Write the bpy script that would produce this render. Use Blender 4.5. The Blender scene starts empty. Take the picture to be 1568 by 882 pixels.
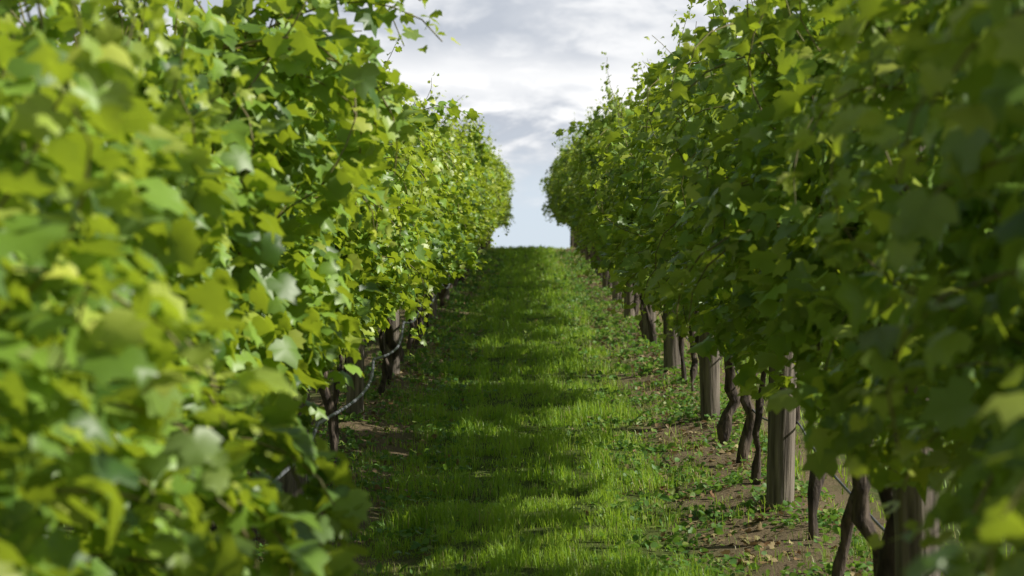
import bpy, math, random
import numpy as np
from mathutils import Vector
rng=np.random.default_rng(11)
random.seed(11)
scene=bpy.context.scene
scene.view_settings.view_transform='Standard'
try: scene.view_settings.look='None'
except Exception: pass
scene.view_settings.exposure=0

SUN_EL=math.radians(37); SUN_AZ=math.radians(93)   # azimuth from +Y towards +X
XL,XR=-1.23,1.34
# ------------------------------------------------------------------ helpers
def nz(x,y,seed=0):
    """smooth pseudo noise about -1..1"""
    r=np.random.default_rng(1000+seed)
    v=0
    for i in range(6):
        a=r.uniform(0,2*math.pi); f=r.uniform(.6,1.7); p=r.uniform(0,6.28)
        v=v+np.sin((x*math.cos(a)+y*math.sin(a))*f*6.28+p)
    return v/3.2
_ys=np.arange(-60,400,0.5)
def _slope(y):
    s=np.full_like(y,0.07)
    s=np.where(y<-30,0.0,s)
    t=np.clip((y-60)/22,0,1); t=t*t*(3-2*t)
    s=np.where(y>60,0.07-0.17*t,s)
    t2=np.clip((y-110)/60,0,1)
    s=np.where(y>110,-0.10*(1-t2),s)
    return s
_zs=np.concatenate([[0],np.cumsum(_slope(_ys)[:-1]*0.5)])
_zs-=np.interp(0,_ys,_zs)
def gz(x,y):
    x=np.asarray(x,float); y=np.asarray(y,float)
    z=np.interp(y,_ys,_zs)
    near=np.clip(1-(np.abs(x)-10)/10,0,1)*np.clip(1-(np.abs(y-40)-50)/10,0,1)
    b=0.022*nz(x*.9,y*.5,1)+0.012*nz(x*2.6,y*2.2,2)
    # shallow wheel tracks and mounded vine strips
    b=b+0.05*np.exp(-((np.abs(x-.05)-1.3)/.28)**2)-0.02*np.exp(-((np.abs(x-.05)-.72)/.2)**2)
    return z+b*near

class MB:
    def __init__(s): s.v=[];s.f=[];s.m=[];s.c=[];s.n=0
    def add(s,v,f,mat=0,col=(0,0,0,1)):
        v=np.asarray(v,float).reshape(-1,3); f=np.asarray(f,int).reshape(-1,3)
        s.v.append(v); s.f.append(f+s.n); s.m.append(np.full(len(f),mat))
        c=np.asarray(col,float)
        if c.ndim==1: c=np.tile(c,(len(v),1))
        s.c.append(c); s.n+=len(v)
    def mesh(s,name,mats):
        v=np.concatenate(s.v);f=np.concatenate(s.f);m=np.concatenate(s.m);c=np.concatenate(s.c)
        me=bpy.data.meshes.new(name)
        me.vertices.add(len(v)); me.vertices.foreach_set('co',v.astype(np.float32).ravel())
        me.loops.add(len(f)*3); me.loops.foreach_set('vertex_index',f.astype(np.int32).ravel())
        me.polygons.add(len(f)); me.polygons.foreach_set('loop_start',np.arange(0,len(f)*3,3,dtype=np.int32))
        for mt in mats: me.materials.append(mt)
        me.polygons.foreach_set('material_index',m.astype(np.int32))
        me.polygons.foreach_set('use_smooth',np.ones(len(f),dtype=bool))
        me.update(calc_edges=True)
        a=me.attributes.new('tint','FLOAT_COLOR','POINT')
        a.data.foreach_set('color',c.astype(np.float32).ravel())
        return me
def link(name,me,loc=(0,0,0)):
    o=bpy.data.objects.new(name,me); o.location=loc
    scene.collection.objects.link(o); return o
def norm(a): return a/np.maximum(np.linalg.norm(a,axis=-1,keepdims=True),1e-9)

def tube(mb,pts,rad,n=8,mat=0,col=(0,0,0,1),rough=0,cap=True):
    pts=np.asarray(pts,float); K=len(pts); rad=np.broadcast_to(rad,(K,)).astype(float)
    t=norm(np.gradient(pts,axis=0))
    ref=np.array([1.,0,0]) if abs(t[0][0])<.8 else np.array([0,0,1.])
    a=norm(np.cross(t,ref)); b=np.cross(t,a)
    th=np.linspace(0,2*math.pi,n,endpoint=False)
    r=rad[:,None]*(1+rough*rng.normal(size=(K,n)))
    v=pts[:,None,:]+r[...,None]*(np.cos(th)[None,:,None]*a[:,None,:]+np.sin(th)[None,:,None]*b[:,None,:])
    v=v.reshape(-1,3)
    f=[]
    for i in range(K-1):
        for j in range(n):
            p=i*n+j;q=i*n+(j+1)%n
            f.append((p,q,q+n)); f.append((p,q+n,p+n))
    if cap:
        v=np.vstack([v,pts[-1]]); e=len(v)-1
        for j in range(n): f.append(((K-1)*n+j,(K-1)*n+(j+1)%n,e))
    mb.add(v,f,mat,col)

# grape-leaf outline (petiole at the origin, tip along +y)
half=[(-.17,-.18),(-.42,-.12),(-.57,.17),(-.40,.29),(-.45,.56),(-.18,.62)]
GL=np.array([(0,-.01)]+half+[(0,.93)]+[(-x,y) for x,y in half[::-1]])
GLc=np.array([(0,.25)])
OV=np.array([(0,0),(-.22,.15),(-.34,.42),(-.25,.75),(0,.95),(.25,.75),(.34,.42),(.22,.15)])
def leaves(mb,P,N,T,S,tint,template=GL,mat=0,curl=.5):
    P=np.asarray(P);N=norm(np.asarray(N)); T=np.asarray(T)
    T=norm(T-(T*N).sum(1,keepdims=True)*N); R=np.cross(T,N)
    tp=np.vstack([template,GLc]); K=len(tp); M=len(P)
    x=tp[:,0][None,:]*rng.uniform(.85,1.1,(M,1)); y=tp[:,1][None,:]*np.ones((M,1))
    c1=rng.normal(.35,.45,(M,1))*curl; c2=rng.normal(.3,.5,(M,1))*curl; tw=rng.normal(0,.35,(M,1))*curl
    z=-c1*x*x*1.6-c2*(y-.2)**2+.22*np.abs(x)*curl+tw*x*y+rng.normal(0,.03,(M,K))
    v=P[:,None,:]+S[:,None,None]*(x[...,None]*R[:,None]+y[...,None]*T[:,None]+z[...,None]*N[:,None])
    k=K-1
    f=np.array([(k,(j+1)%k,j) for j in range(k)])
    F=(f[None]+(np.arange(M)*K)[:,None,None]).reshape(-1,3)
    mb.add(v.reshape(-1,3),F,mat,np.repeat(tint,K,axis=0))

# ------------------------------------------------------------------ materials
def newmat(name):
    m=bpy.data.materials.new(name); m.use_nodes=True
    nt=m.node_tree; nt.nodes.clear()
    return m,nt,nt.nodes,nt.links
def N_(nt,t,**k):
    n=nt.nodes.new(t)
    for a,b in k.items(): setattr(n,a,b)
    return n
def mix(nt,fac,a,b,bt='MIX'):
    n=nt.nodes.new('ShaderNodeMix'); n.data_type='RGBA'; n.blend_type=bt
    for i,val in ((0,fac),(6,a),(7,b)):
        if hasattr(val,'is_linked') or hasattr(val,'links'): nt.links.new(val,n.inputs[i])
        else: n.inputs[i].default_value=val if i==0 else (*val,1)
    return n.outputs[2]
def math_(nt,op,a,b=None,c=None,clamp=False):
    n=nt.nodes.new('ShaderNodeMath'); n.operation=op; n.use_clamp=clamp
    for i,val in enumerate((a,b,c)):
        if val is None: continue
        if hasattr(val,'links'): nt.links.new(val,n.inputs[i])
        else: n.inputs[i].default_value=val
    return n.outputs[0]
def foliage(name,dark,mid,young,brown,back,trans,tfac=.4,rough=.38,spec=.5):
    m,nt,ns,lk=newmat(name)
    at=N_(nt,'ShaderNodeAttribute',attribute_name='tint')
    sp=N_(nt,'ShaderNodeSeparateColor'); lk.new(at.outputs['Color'],sp.inputs[0])
    c=mix(nt,sp.outputs[0],dark,mid); c=mix(nt,sp.outputs[1],c,young)
    geo=N_(nt,'ShaderNodeNewGeometry')
    bk=math_(nt,'MULTIPLY',geo.outputs['Backfacing'],.6)
    c=mix(nt,bk,c,back); c=mix(nt,sp.outputs[2],c,brown)
    pr=N_(nt,'ShaderNodeBsdfPrincipled'); lk.new(c,pr.inputs['Base Color'])
    pr.inputs['Roughness'].default_value=rough; pr.inputs['Specular IOR Level'].default_value=spec
    tcx=mix(nt,sp.outputs[1],trans,tuple(min(1,t*1.4) for t in trans)); tcx=mix(nt,sp.outputs[2],tcx,brown)
    tr=N_(nt,'ShaderNodeBsdfTranslucent'); lk.new(tcx,tr.inputs['Color'])
    ms=N_(nt,'ShaderNodeMixShader'); ms.inputs[0].default_value=tfac
    lk.new(pr.outputs[0],ms.inputs[1]); lk.new(tr.outputs[0],ms.inputs[2])
    o=N_(nt,'ShaderNodeOutputMaterial'); lk.new(ms.outputs[0],o.inputs[0])
    return m
M_leaf=foliage('vine_leaf',(.05,.125,.018),(.31,.50,.065),(.64,.68,.10),(.26,.14,.03),(.22,.33,.12),(.54,.68,.035),.32,.43,.5)
M_grass=foliage('grass_blade',(.12,.28,.022),(.29,.48,.04),(.58,.62,.12),(.46,.38,.19),(.21,.37,.05),(.46,.68,.045),.4,.45,.35)
M_weed=foliage('weed_leaf',(.06,.17,.03),(.17,.31,.06),(.32,.38,.09),(.30,.2,.1),(.14,.25,.07),(.26,.47,.05),.3,.5,.35)
M_litter=foliage('dry_leaf',(.22,.15,.07),(.42,.34,.18),(.46,.42,.18),(.22,.11,.05),(.30,.25,.15),(.3,.2,.08),.15,.7,.2)

def barkmat(name,c1,c2,scale,zs,bump=.6,rough=.9):
    m,nt,ns,lk=newmat(name)
    tc=N_(nt,'ShaderNodeTexCoord'); mp=N_(nt,'ShaderNodeMapping'); mp.inputs['Scale'].default_value=(1,1,zs)
    lk.new(tc.outputs['Object'],mp.inputs['Vector'])
    no=N_(nt,'ShaderNodeTexNoise'); no.inputs['Scale'].default_value=scale; no.inputs['Detail'].default_value=6
    lk.new(mp.outputs[0],no.inputs['Vector'])
    n2=N_(nt,'ShaderNodeTexNoise'); n2.inputs['Scale'].default_value=3.1; lk.new(tc.outputs['Object'],n2.inputs['Vector'])
    rp=N_(nt,'ShaderNodeMapRange'); rp.inputs[1].default_value=.35; rp.inputs[2].default_value=.65; lk.new(no.outputs[0],rp.inputs[0])
    c=mix(nt,rp.outputs[0],c1,c2)
    oi=N_(nt,'ShaderNodeObjectInfo')
    v=math_(nt,'MULTIPLY_ADD',oi.outputs['Random'],.5,.5); v=math_(nt,'ADD',v,math_(nt,'MULTIPLY',n2.outputs[0],.5))
    hs=N_(nt,'ShaderNodeHueSaturation'); lk.new(c,hs.inputs['Color']); lk.new(v,hs.inputs['Value'])
    pr=N_(nt,'ShaderNodeBsdfPrincipled'); lk.new(hs.outputs[0],pr.inputs['Base Color']); pr.inputs['Roughness'].default_value=rough
    bp=N_(nt,'ShaderNodeBump'); bp.inputs['Strength'].default_value=bump; bp.inputs['Distance'].default_value=.02
    lk.new(no.outputs[0],bp.inputs['Height']); lk.new(bp.outputs[0],pr.inputs['Normal'])
    o=N_(nt,'ShaderNodeOutputMaterial'); lk.new(pr.outputs[0],o.inputs[0])
    return m
M_bark=barkmat('vine_bark',(.032,.023,.017),(.14,.105,.078),40,.2,1)
M_shoot=barkmat('vine_shoot',(.16,.17,.04),(.26,.2,.08),20,.3,.2,.6)
M_post=barkmat('weathered_wood',(.09,.072,.056),(.31,.26,.205),34,.07,1.0)
M_wire=barkmat('galvanised_wire',(.25,.25,.25),(.4,.4,.4),10,1,.1,.45)
M_hose=barkmat('hose_plastic',(.08,.085,.095),(.19,.20,.22),10,1,.1,.4)

def ground_mat():
    m,nt,ns,lk=newmat('soil_and_turf')
    geo=N_(nt,'ShaderNodeNewGeometry'); sx=N_(nt,'ShaderNodeSeparateXYZ'); lk.new(geo.outputs['Position'],sx.inputs[0])
    def noise(s,d=6,r=.6):
        n=N_(nt,'ShaderNodeTexNoise'); n.inputs['Scale'].default_value=s; n.inputs['Detail'].default_value=d; n.inputs['Roughness'].default_value=r
        lk.new(geo.outputs['Position'],n.inputs['Vector']); return n.outputs[0]
    n1=noise(1.6);n2=noise(14,8,.7);n3=noise(70,4,.7)
    # distance to the middle of the nearest aisle (rows repeat every 2.57 m)
    a=math_(nt,'SUBTRACT',sx.outputs[0],.055); a=math_(nt,'ADD',a,2.57*2000+1.285)
    a=math_(nt,'MODULO',a,2.57); a=math_(nt,'SUBTRACT',a,1.285); a=math_(nt,'ABSOLUTE',a)
    d=math_(nt,'ADD',a,math_(nt,'MULTIPLY_ADD',n1,.9,-.45)); d=math_(nt,'ADD',d,math_(nt,'MULTIPLY_ADD',n2,.5,-.25))
    mr=N_(nt,'ShaderNodeMapRange'); mr.inputs[1].default_value=.60; mr.inputs[2].default_value=.90; lk.new(d,mr.inputs[0])
    soil=mix(nt,n3,(.10,.070,.043),(.33,.245,.155)); soil=mix(nt,math_(nt,'MULTIPLY_ADD',n2,2.4,-.85,True),soil,(.19,.155,.08))
    turf=mix(nt,n2,(.05,.09,.015),(.15,.17,.045))
    c=mix(nt,mr.outputs[0],turf,soil)
    pr=N_(nt,'ShaderNodeBsdfPrincipled'); lk.new(c,pr.inputs['Base Color']); pr.inputs['Roughness'].default_value=.95
    pr.inputs['Specular IOR Level'].default_value=.15
    bp=N_(nt,'ShaderNodeBump'); bp.inputs['Strength'].default_value=.9; bp.inputs['Distance'].default_value=.04
    lk.new(math_(nt,'ADD',n2,math_(nt,'MULTIPLY',n3,.4)),bp.inputs['Height']); lk.new(bp.outputs[0],pr.inputs['Normal'])
    o=N_(nt,'ShaderNodeOutputMaterial'); lk.new(pr.outputs[0],o.inputs[0]); return m
M_ground=ground_mat()

# ------------------------------------------------------------------ ground
xs=np.concatenate([[-3000,-1500,-700,-300,-120,-60,-30,-18,-12],np.arange(-8,-2.5,.4),np.arange(-2.4,2.41,.1),np.arange(2.8,8.1,.4),[12,18,30,60,120,300,700,1500,3000]])
ys=np.concatenate([[-2500,-1000,-400,-150,-60,-30,-15,-6],np.arange(-3,6,.5),np.arange(6,40,.15),np.arange(40,90,.4),np.arange(90,180,5),[200,260,350,500,900,1600,3000]])
X,Y=np.meshgrid(xs,ys); Z=gz(X,Y); nx=len(xs); ny=len(ys)
I,J=np.meshgrid(np.arange(nx-1),np.arange(ny-1)); p=(J*nx+I).ravel()
f=np.concatenate([np.stack([p,p+1,p+nx+1],1),np.stack([p,p+nx+1,p+nx],1)])
mb=MB(); mb.add(np.stack([X.ravel(),Y.ravel(),Z.ravel()],1),f); link('ground',mb.mesh('ground',[M_ground]))

# ------------------------------------------------------------------ grapevines
def halfw(h):
    return np.interp(h,[.76,.95,1.25,1.7,2.2,2.5],[.18,.33,.43,.40,.26,.12])
def make_vine(idx,dens=1.0,ls=1.0,bushy=0,vig=None):
    mb=MB()
    # trunk
    k=12; zz=np.linspace(-.08,.92,k); w=rng.normal(0,.024,(k,2)).cumsum(0); w[0]=0; w[:4]*=.6
    lean=rng.uniform(-.15,.15)
    pts=np.stack([w[:,0]*.8,w[:,1]+lean*(zz+.08),zz],1)
    tube(mb,pts,np.linspace(.031,.019,k)*rng.uniform(.7,1.2)*(1+.25*rng.normal(size=k)),9,1,rough=.15)
    top=pts[-1]
    for s in (-1,1):   # cordon arms
        kk=7; yy=np.linspace(0,.6,kk)*s
        q=np.stack([top[0]+rng.normal(0,.012,kk),top[1]+yy,top[2]+.04*np.sin(np.linspace(0,3,kk))+rng.normal(0,.008,kk)],1); q[0]=top
        tube(mb,q,np.linspace(.018,.010,kk),7,1,rough=.12)
    P=[];N=[];T=[];S=[];C=[]
    def put(p,n,t,s,c): P.append(p);N.append(n);T.append(t);S.append(s);C.append(c)
    def shoot(p,d,L,grav,vigor=1,xlim=.38,nl0=1.9,young=.72,wob=.07,floor=.82):
        step=.045; K=int(L/step); path=[p.copy()]
        base=rng.uniform(-.1,1)
        for i in range(K):
            t=i/K
            d=d+rng.normal(0,wob,3); d[2]-=grav*step*(1+2*t)
            if abs(p[0])>xlim: d[0]-=.16*np.sign(p[0])
            d=d/np.linalg.norm(d); p=p+d*step; 
            if p[2]<floor: break
            path.append(p.copy())
            nl=int(nl0*dens+rng.random())
            for q in range(nl):
                a=rng.normal(0,1,3); a[0]+=np.sign(p[0]+1e-6)*.9; a/=np.linalg.norm(a)
                off=a*rng.uniform(.015,.07)
                sz=rng.triangular(.028,.066,.112)*vigor*ls
                y=0.0
                if t>young: sz*=max(.38,1-(t-young)*2.0); y=min(1,(t-young+.04)*2.2)
                n=np.array([np.sign(p[0])*.6,0,.7])+rng.normal(0,.65,3)
                tt=a*.8+np.array([0,0,-.7])+rng.normal(0,.35,3)
                put(p+off,n,tt,sz,(np.clip(base*.7+rng.random()*.5-.1,0,1),np.clip(y*.8+(rng.random()<.14)*.5,0,1),0,1))
        if len(path)>3: tube(mb,np.array(path[::2]),np.linspace(.0045,.0018,len(path[::2])),4,2,cap=False)
    for s in range(22):
        sd=rng.choice([-1,1]); ln=rng.uniform(.02,.32)
        d=np.array([sd*ln,rng.normal(0,.2),1.]); d/=np.linalg.norm(d)
        shoot(np.array([rng.normal(0,.04),rng.uniform(-.6,.6),.95]),d,rng.uniform(.85,1.5),.10+.45*ln)
    # leaders above the canopy, in tufts
    for g in range(rng.integers(2,5)):
        cy=rng.uniform(-.5,.5); cx=rng.normal(0,.16); LL=rng.uniform(.45,1.25)
        for s in range(rng.integers(2,5)):
            d=np.array([rng.normal(0,.18),rng.normal(0,.28),1.]); d/=np.linalg.norm(d)
            shoot(np.array([cx+rng.normal(0,.04),cy+rng.normal(0,.06),1.75]),d,LL*rng.uniform(.6,1.1),.15,1.1,.34,1.8,.6,.085)
    for g in range(rng.integers(3,6)):   # side tufts breaking the canopy face
        sd=rng.choice([-1,1]); h=rng.uniform(1.05,2.1); cy=rng.uniform(-.55,.55)
        for s in range(rng.integers(2,5)):
            d=np.array([sd*1.,rng.normal(0,.4),rng.uniform(.1,.9)]); d/=np.linalg.norm(d)
            shoot(np.array([sd*.15,cy+rng.normal(0,.08),h+rng.normal(0,.07)]),d,rng.uniform(.35,.85),1.4,1,.49,1.8,.6)
    for s in range(bushy):
        sd=rng.choice([-1,1]); h=rng.uniform(1.0,1.5)
        d=np.array([sd*1.,rng.normal(0,.6),rng.uniform(.0,.4)]); d/=np.linalg.norm(d)
        shoot(np.array([sd*.25,rng.uniform(-.6,.6),h]),d,rng.uniform(.4,.75),1.8,1.0,.48,2.0,.7,.08,.62)
    n=int(1800*dens)
    h=rng.uniform(.80,2.05,n); y=rng.uniform(-.6,.6,n); sd=rng.choice([-1,1],n)
    bul=1+.45*nz(y*.9,h*.8,50+idx)
    w=halfw(h)*bul*np.sqrt(rng.uniform(.06,1.,n))
    keep=(rng.random(n)<.5+1.3*nz(y*1.1,h*1.1,80+idx))
    tn=nz(y*2,h*2,110+idx)*.35
    for i in np.where(keep)[0]:
        pp=np.array([sd[i]*w[i],y[i],h[i]])
        nn=np.array([sd[i]*.6,0,.7])+rng.normal(0,.6,3)
        tt=np.array([sd[i]*.5,0,-.8])+rng.normal(0,.4,3)
        put(pp,nn,tt,rng.triangular(.032,.07,.112)*ls,(np.clip(rng.random()+tn[i],0,1),(rng.random()<.1)*.5,0,1))
    leaves(mb,np.array(P),np.array(N),np.array(T),np.array(S),np.array(C),GL,0,.9)
    return mb.mesh('grapevine_mesh_%d'%idx,[M_leaf,M_bark,M_shoot]),len(P)
variants=[make_vine(i) for i in range(12)]
lowv=[make_vine(20+i,.4,1.55) for i in range(4)]
bush=[make_vine(30+i,1,1,8) for i in range(4)]
print('leaves per vine',[v[1] for v in variants],[v[1] for v in lowv],[v[1] for v in bush])
variants=[v[0] for v in variants]; lowv=[v[0] for v in lowv]; bush=[v[0] for v in bush]
rows=[XL,XR,XL-2.57,XR+5.14]
for ri,rx in enumerate(rows):
    y=3.3+.1*ri
    while y<71:
        yy=y+random.uniform(-.17,.17)
        if abs((yy-7.75+2.2)%4.4-2.2)<.2: yy+=.26
        pool=variants if ri<2 else lowv
        if ri==0 and 3.0<yy<6.0: pool=bush
        elif ri==0 and yy>13 and random.random()<.3: pool=bush
        elif ri==1 and yy<4.2: pool=bush
        elif ri==1 and yy>13 and random.random()<.25: pool=bush
        o=link('grapevine',random.choice(pool),(rx+random.uniform(-.05,.05)-(.04 if ri==1 else 0),yy,float(gz(rx,yy))))
        o.rotation_euler=(random.uniform(-.03,.03),random.uniform(-.03,.03),random.choice([0,math.pi])+random.uniform(-.18,.18))
        hz=[1.0,1.10,1.0,.9][ri]; wx=[1.06,1.08,1,.9][ri]
        o.scale=(wx*random.uniform(.82,1.18),random.choice([-1,1])*random.uniform(.9,1.08),hz*random.uniform(.88,1.08))
        y+=1.1
# ------------------------------------------------------------------ posts, wires, hose
def make_post(i):
    mb=MB(); k=14; z=np.concatenate([np.linspace(-.25,1.93,k-2),[1.95,1.955]])
    r=np.full(k,.07)*(1+.03*rng.normal(size=k)); r[-2]=.066; r[-1]=.05
    pts=np.stack([np.linspace(0,rng.normal(0,.02),k),np.linspace(0,rng.normal(0,.02),k),z],1)
    tube(mb,pts,r,20,0,rough=.015); return mb.mesh('wooden_post_mesh_%d'%i,[M_post])
pv=[make_post(i) for i in range(4)]
for ri,rx in enumerate(rows):
    for kq in range(-1,15):
        y=7.75+4.4*kq+random.uniform(-.1,.1)
        o=link('wooden_post',random.choice(pv),(rx+random.uniform(-.02,.02)-(.06 if ri==1 else 0),y,float(gz(rx,y))))
        o.rotation_euler=(random.uniform(-.025,.025),random.uniform(-.025,.025),random.uniform(0,6))
        s=random.uniform(.92,1.1); o.scale=(s,s,random.uniform(.97,1.03))
for ri,rx in enumerate(rows):
    mbw=MB()
    yy=np.arange(1,70,1.1)
    for h,dx in ((.95,.0),(1.35,.075),(1.35,-.075),(1.85,.075),(1.85,-.075)):
        tube(mbw,np.stack([np.full_like(yy,rx+dx),yy,np.interp(yy,_ys,_zs)+.03+h],1),.0018,5,0)
    link('trellis_wire',mbw.mesh('trellis_wire',[M_wire]))
    mbh=MB(); yy=np.arange(1,70,.2)
    sag=.12*np.abs(np.sin((yy-7.75)/4.4*math.pi))+.04*nz(yy*.12,yy*.1,7+ri)
    tube(mbh,np.stack([rx+(.11 if rx<0 else .03)+.04*nz(yy*.2,yy*.07,9+ri),yy,np.interp(yy,_ys,_zs)+.50-sag],1),.0105 if rx<0 else .006,8,0)
    link('irrigation_hose',mbh.mesh('irrigation_hose',[M_hose]))

# ------------------------------------------------------------------ grass
def aisle_x(x): # signed offset in the nearest aisle
    return (x-.055+1.285)%2.57-1.285
def make_grass():
    mb=MB()
    zones=[(-1.5,1.6,7.5,13,5400,.0032),(-1.5,1.6,13,20,3600,.0042),(-1.5,1.6,20,33,1900,.006),(-1.5,1.6,33,50,1000,.009),(-1.5,1.6,50,74,600,.013),
           (-4.5,-1.5,5,40,260,.008),(1.6,7,5,40,300,.008),(-1.5,1.6,1,7.5,500,.006)]
    for x0,x1,y0,y1,den,w in zones:
        n=int((x1-x0)*(y1-y0)*den); x=rng.uniform(x0,x1,n); y=rng.uniform(y0,y1,n)
        u=aisle_x(x)+.12
        edge=np.abs(u)+.26*nz(x*.8,y*.45,21)
        d=np.clip(1.12-(edge-.40)*1.7,.08,1)
        clump=nz(x*2.2,y*1.6,22); d=d*np.clip(.6+.75*clump,.05,1)
        k=rng.random(n)<d; x=x[k];y=y[k];clump=clump[k];edge=edge[k];n=len(x)
        tall=nz(x*.9,y*.5,23)
        L=(.047+.042*np.clip(clump,-1,1)+.042*np.clip(tall,-.8,1.2))*rng.uniform(.6,1.7,n); L=np.clip(L,.022,.2)
        L=L*np.where(edge>.85,.75,1)
        z=gz(x,y)-.005
        a=rng.uniform(0,2*math.pi,n); lean=np.abs(rng.normal(.4,.35,n))
        dx=np.cos(a);dy=np.sin(a)
        ww=w*rng.uniform(.7,1.5,n)
        b=np.stack([x,y,z],1); D=np.stack([dx,dy,0*dx],1)
        a2=a+math.pi/2+rng.normal(0,.5,n); Sd=np.stack([np.cos(a2),np.sin(a2),0*a2],1)
        up=np.array([0,0,1.])
        m=b+D*(lean*L*.35)[:,None]+up*(L*.6)[:,None]
        t=b+D*(lean*L*1.1)[:,None]+up*(L*np.clip(1-.35*lean,.3,1))[:,None]
        W=Sd*ww[:,None]
        v=np.stack([b-W*.5,b+W*.5,m+W*.42,m-W*.42,t],1).reshape(-1,3)
        f=np.array([(0,1,2),(0,2,3),(3,2,4)]); F=(f[None]+(np.arange(n)*5)[:,None,None]).reshape(-1,3)
        patch=np.clip(.5+.55*nz(x*.45,y*.3,24),0,1)
        c=np.stack([np.clip(rng.uniform(0,.6,n)+patch*.5,0,1),np.clip((rng.random(n)<.12)*.7+.35*patch,0,1),(rng.random(n)<.05+.2*(edge>.75))*.8,np.ones(n)],1)
        mb.add(v,F,0,np.repeat(c,5,axis=0))
    print('grass verts',mb.n)
    link('grass',mb.mesh('grass',[M_grass]))
make_grass()
def scatter(name,matl,den,size,template,side,up,col,dz,seed,y1=60):
    mb=MB()
    for y0,yb,dd,sm in ((7,20,1,1),(20,38,.5,1.3),(38,y1,.25,1.8)):
        n=int(3.1*(yb-y0)*den*dd); x=rng.uniform(-1.5,1.6,n); y=rng.uniform(y0,yb,n)
        e=np.abs(aisle_x(x)+.08); d=side(e)*np.clip(.5+.9*nz(x*1.2,y*.8,seed),.03,1)
        k=rng.random(n)<d; x=x[k];y=y[k];n=len(x)
        P=np.stack([x,y,gz(x,y)+rng.uniform(.3,1,n)*dz],1)
        Nn=np.tile([0,0,1.],(n,1))+rng.normal(0,up,(n,3)); T=rng.normal(0,1,(n,3)); T[:,2]*=.3
        leaves(mb,P,Nn,T,rng.uniform(*size,n)*sm,col(n),template,0,1.0)
    link(name,mb.mesh(name,[matl]))
scatter('ground_weeds',M_weed,900,(.018,.055),OV,lambda e:np.clip((e-.25)*1.6,.04,1),.5,
        lambda n:np.stack([rng.random(n),(rng.random(n)<.15)*.8,(rng.random(n)<.05)*1.,np.ones(n)],1),.05,31)
scatter('fallen_leaves',M_litter,190,(.018,.05),GL,lambda e:np.clip((e-.5)*1.5,.015,1),.4,
        lambda n:np.stack([rng.random(n),(rng.random(n)<.25)*.8,(rng.random(n)<.25)*.7,np.ones(n)],1),.02,32)

# ------------------------------------------------------------------ sky + sun
w=bpy.data.worlds.new('World'); scene.world=w; w.use_nodes=True
nt=w.node_tree; nt.nodes.clear(); lk=nt.links
sky=N_(nt,'ShaderNodeTexSky',sky_type='NISHITA'); sky.sun_disc=False
sky.sun_elevation=SUN_EL; sky.sun_rotation=SUN_AZ
tc=N_(nt,'ShaderNodeTexCoord'); mp=N_(nt,'ShaderNodeMapping'); mp.inputs['Scale'].default_value=(1,1,2.6); mp.inputs['Location'].default_value=(.35,.2,.1)
lk.new(tc.outputs['Generated'],mp.inputs['Vector'])
def wn(s,d,r):
    n=N_(nt,'ShaderNodeTexNoise'); n.inputs['Scale'].default_value=s; n.inputs['Detail'].default_value=d; n.inputs['Roughness'].default_value=r
    n.inputs['Distortion'].default_value=.3
    lk.new(mp.outputs[0],n.inputs['Vector']); return n.outputs[0]
def mrange(v,a,b,c=0,d=1,smooth=True):
    n=N_(nt,'ShaderNodeMapRange'); n.interpolation_type='SMOOTHSTEP' if smooth else 'LINEAR'
    for i,q in zip((1,2,3,4),(a,b,c,d)): n.inputs[i].default_value=q
    lk.new(v,n.inputs[0]); return n.outputs[0]
n1=wn(9,7,.52); n2=wn(2.2,4,.5); n3=wn(24,5,.55)
sx=N_(nt,'ShaderNodeSeparateXYZ'); lk.new(tc.outputs['Generated'],sx.inputs[0])
zz=math_(nt,'ADD',sx.outputs[2],math_(nt,'MULTIPLY_ADD',n1,.05,-.025))
zz=math_(nt,'ADD',zz,math_(nt,'MULTIPLY_ADD',n3,.06,-.03))
bell=math_(nt,'MULTIPLY',mrange(zz,.083,.10),mrange(zz,.108,.132,1,0))
br=math_(nt,'ADD',mrange(n1,.36,.64,0,.45),math_(nt,'MULTIPLY',bell,.8),None)
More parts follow.
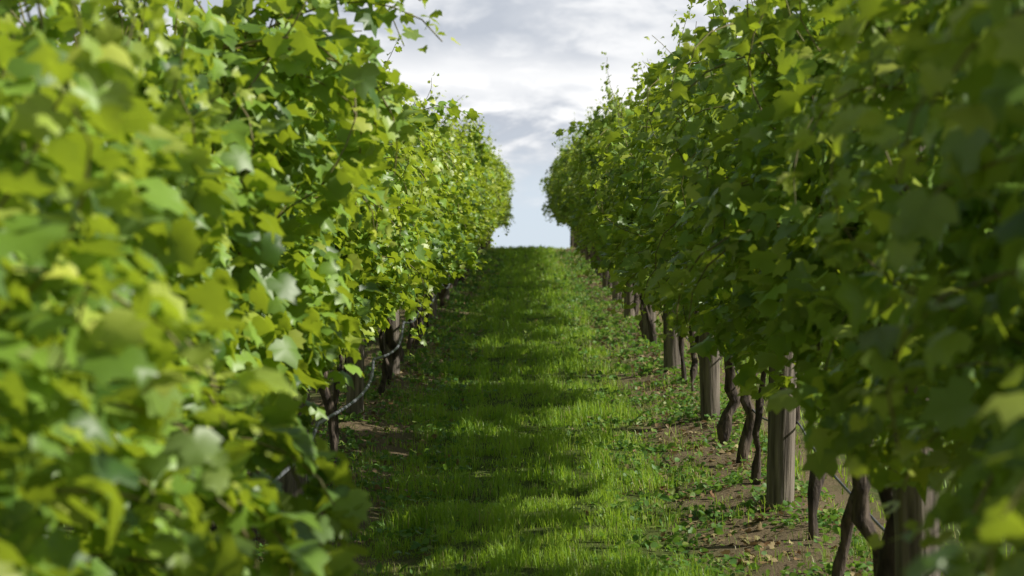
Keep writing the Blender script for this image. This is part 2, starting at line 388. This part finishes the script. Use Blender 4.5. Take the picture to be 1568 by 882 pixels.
br=math_(nt,'ADD',br,mrange(n3,.36,.62,-.3,.35),None,True)
cloud=mix(nt,br,(5.5,5.95,6.7),(10.8,10.8,10.8))
cov=math_(nt,'MULTIPLY_ADD',n2,2.6,-1.0,True)
bank=mrange(zz,.06,.09)
over=mrange(sx.outputs[2],.2,.45,1,0)
fac=math_(nt,'MULTIPLY',bank,math_(nt,'MAXIMUM',over,cov))
blue=mix(nt,mrange(sx.outputs[2],.12,.35,.8,0),sky.outputs[0],(7.4,8.4,9.6))
col=mix(nt,fac,blue,mix(nt,over,(4.2,4.2,4.3),cloud))
# unseen sky dimmed behind the viewer and opposite the sun, cutting right-row fill
dim=math_(nt,'MULTIPLY',mrange(sx.outputs[1],-.5,.6,.65,1),mrange(sx.outputs[0],-.85,-.1,.45,1))
vm=N_(nt,'ShaderNodeVectorMath',operation='SCALE'); lk.new(col,vm.inputs[0]); lk.new(dim,vm.inputs['Scale'])
bg=N_(nt,'ShaderNodeBackground'); bg.inputs[1].default_value=.1; lk.new(vm.outputs[0],bg.inputs[0])
o=N_(nt,'ShaderNodeOutputWorld'); lk.new(bg.outputs[0],o.inputs[0])
sl=bpy.data.lights.new('sun','SUN'); sl.energy=5.0; sl.angle=math.radians(.6); sl.color=(1,.96,.86)
so=bpy.data.objects.new('sun',sl); scene.collection.objects.link(so)
sd=Vector((math.sin(SUN_AZ)*math.cos(SUN_EL),math.cos(SUN_AZ)*math.cos(SUN_EL),math.sin(SUN_EL)))
so.rotation_euler=(-sd).to_track_quat('-Z','Y').to_euler(); so.location=(20,0,30)

# ------------------------------------------------------------------ camera
cam=bpy.data.cameras.new('camera'); co=bpy.data.objects.new('camera',cam); scene.collection.objects.link(co)
cam.lens=82.6; cam.sensor_width=36; cam.clip_start=.05; cam.clip_end=8000
co.location=(0,0,1.72)
pitch=math.atan(.07)-math.atan(156/3600); yaw=math.atan(27/3600)
co.rotation_euler=(math.pi/2+pitch,0,yaw)
cam.dof.use_dof=True; cam.dof.focus_distance=13.5; cam.dof.aperture_fstop=5.0
scene.camera=co
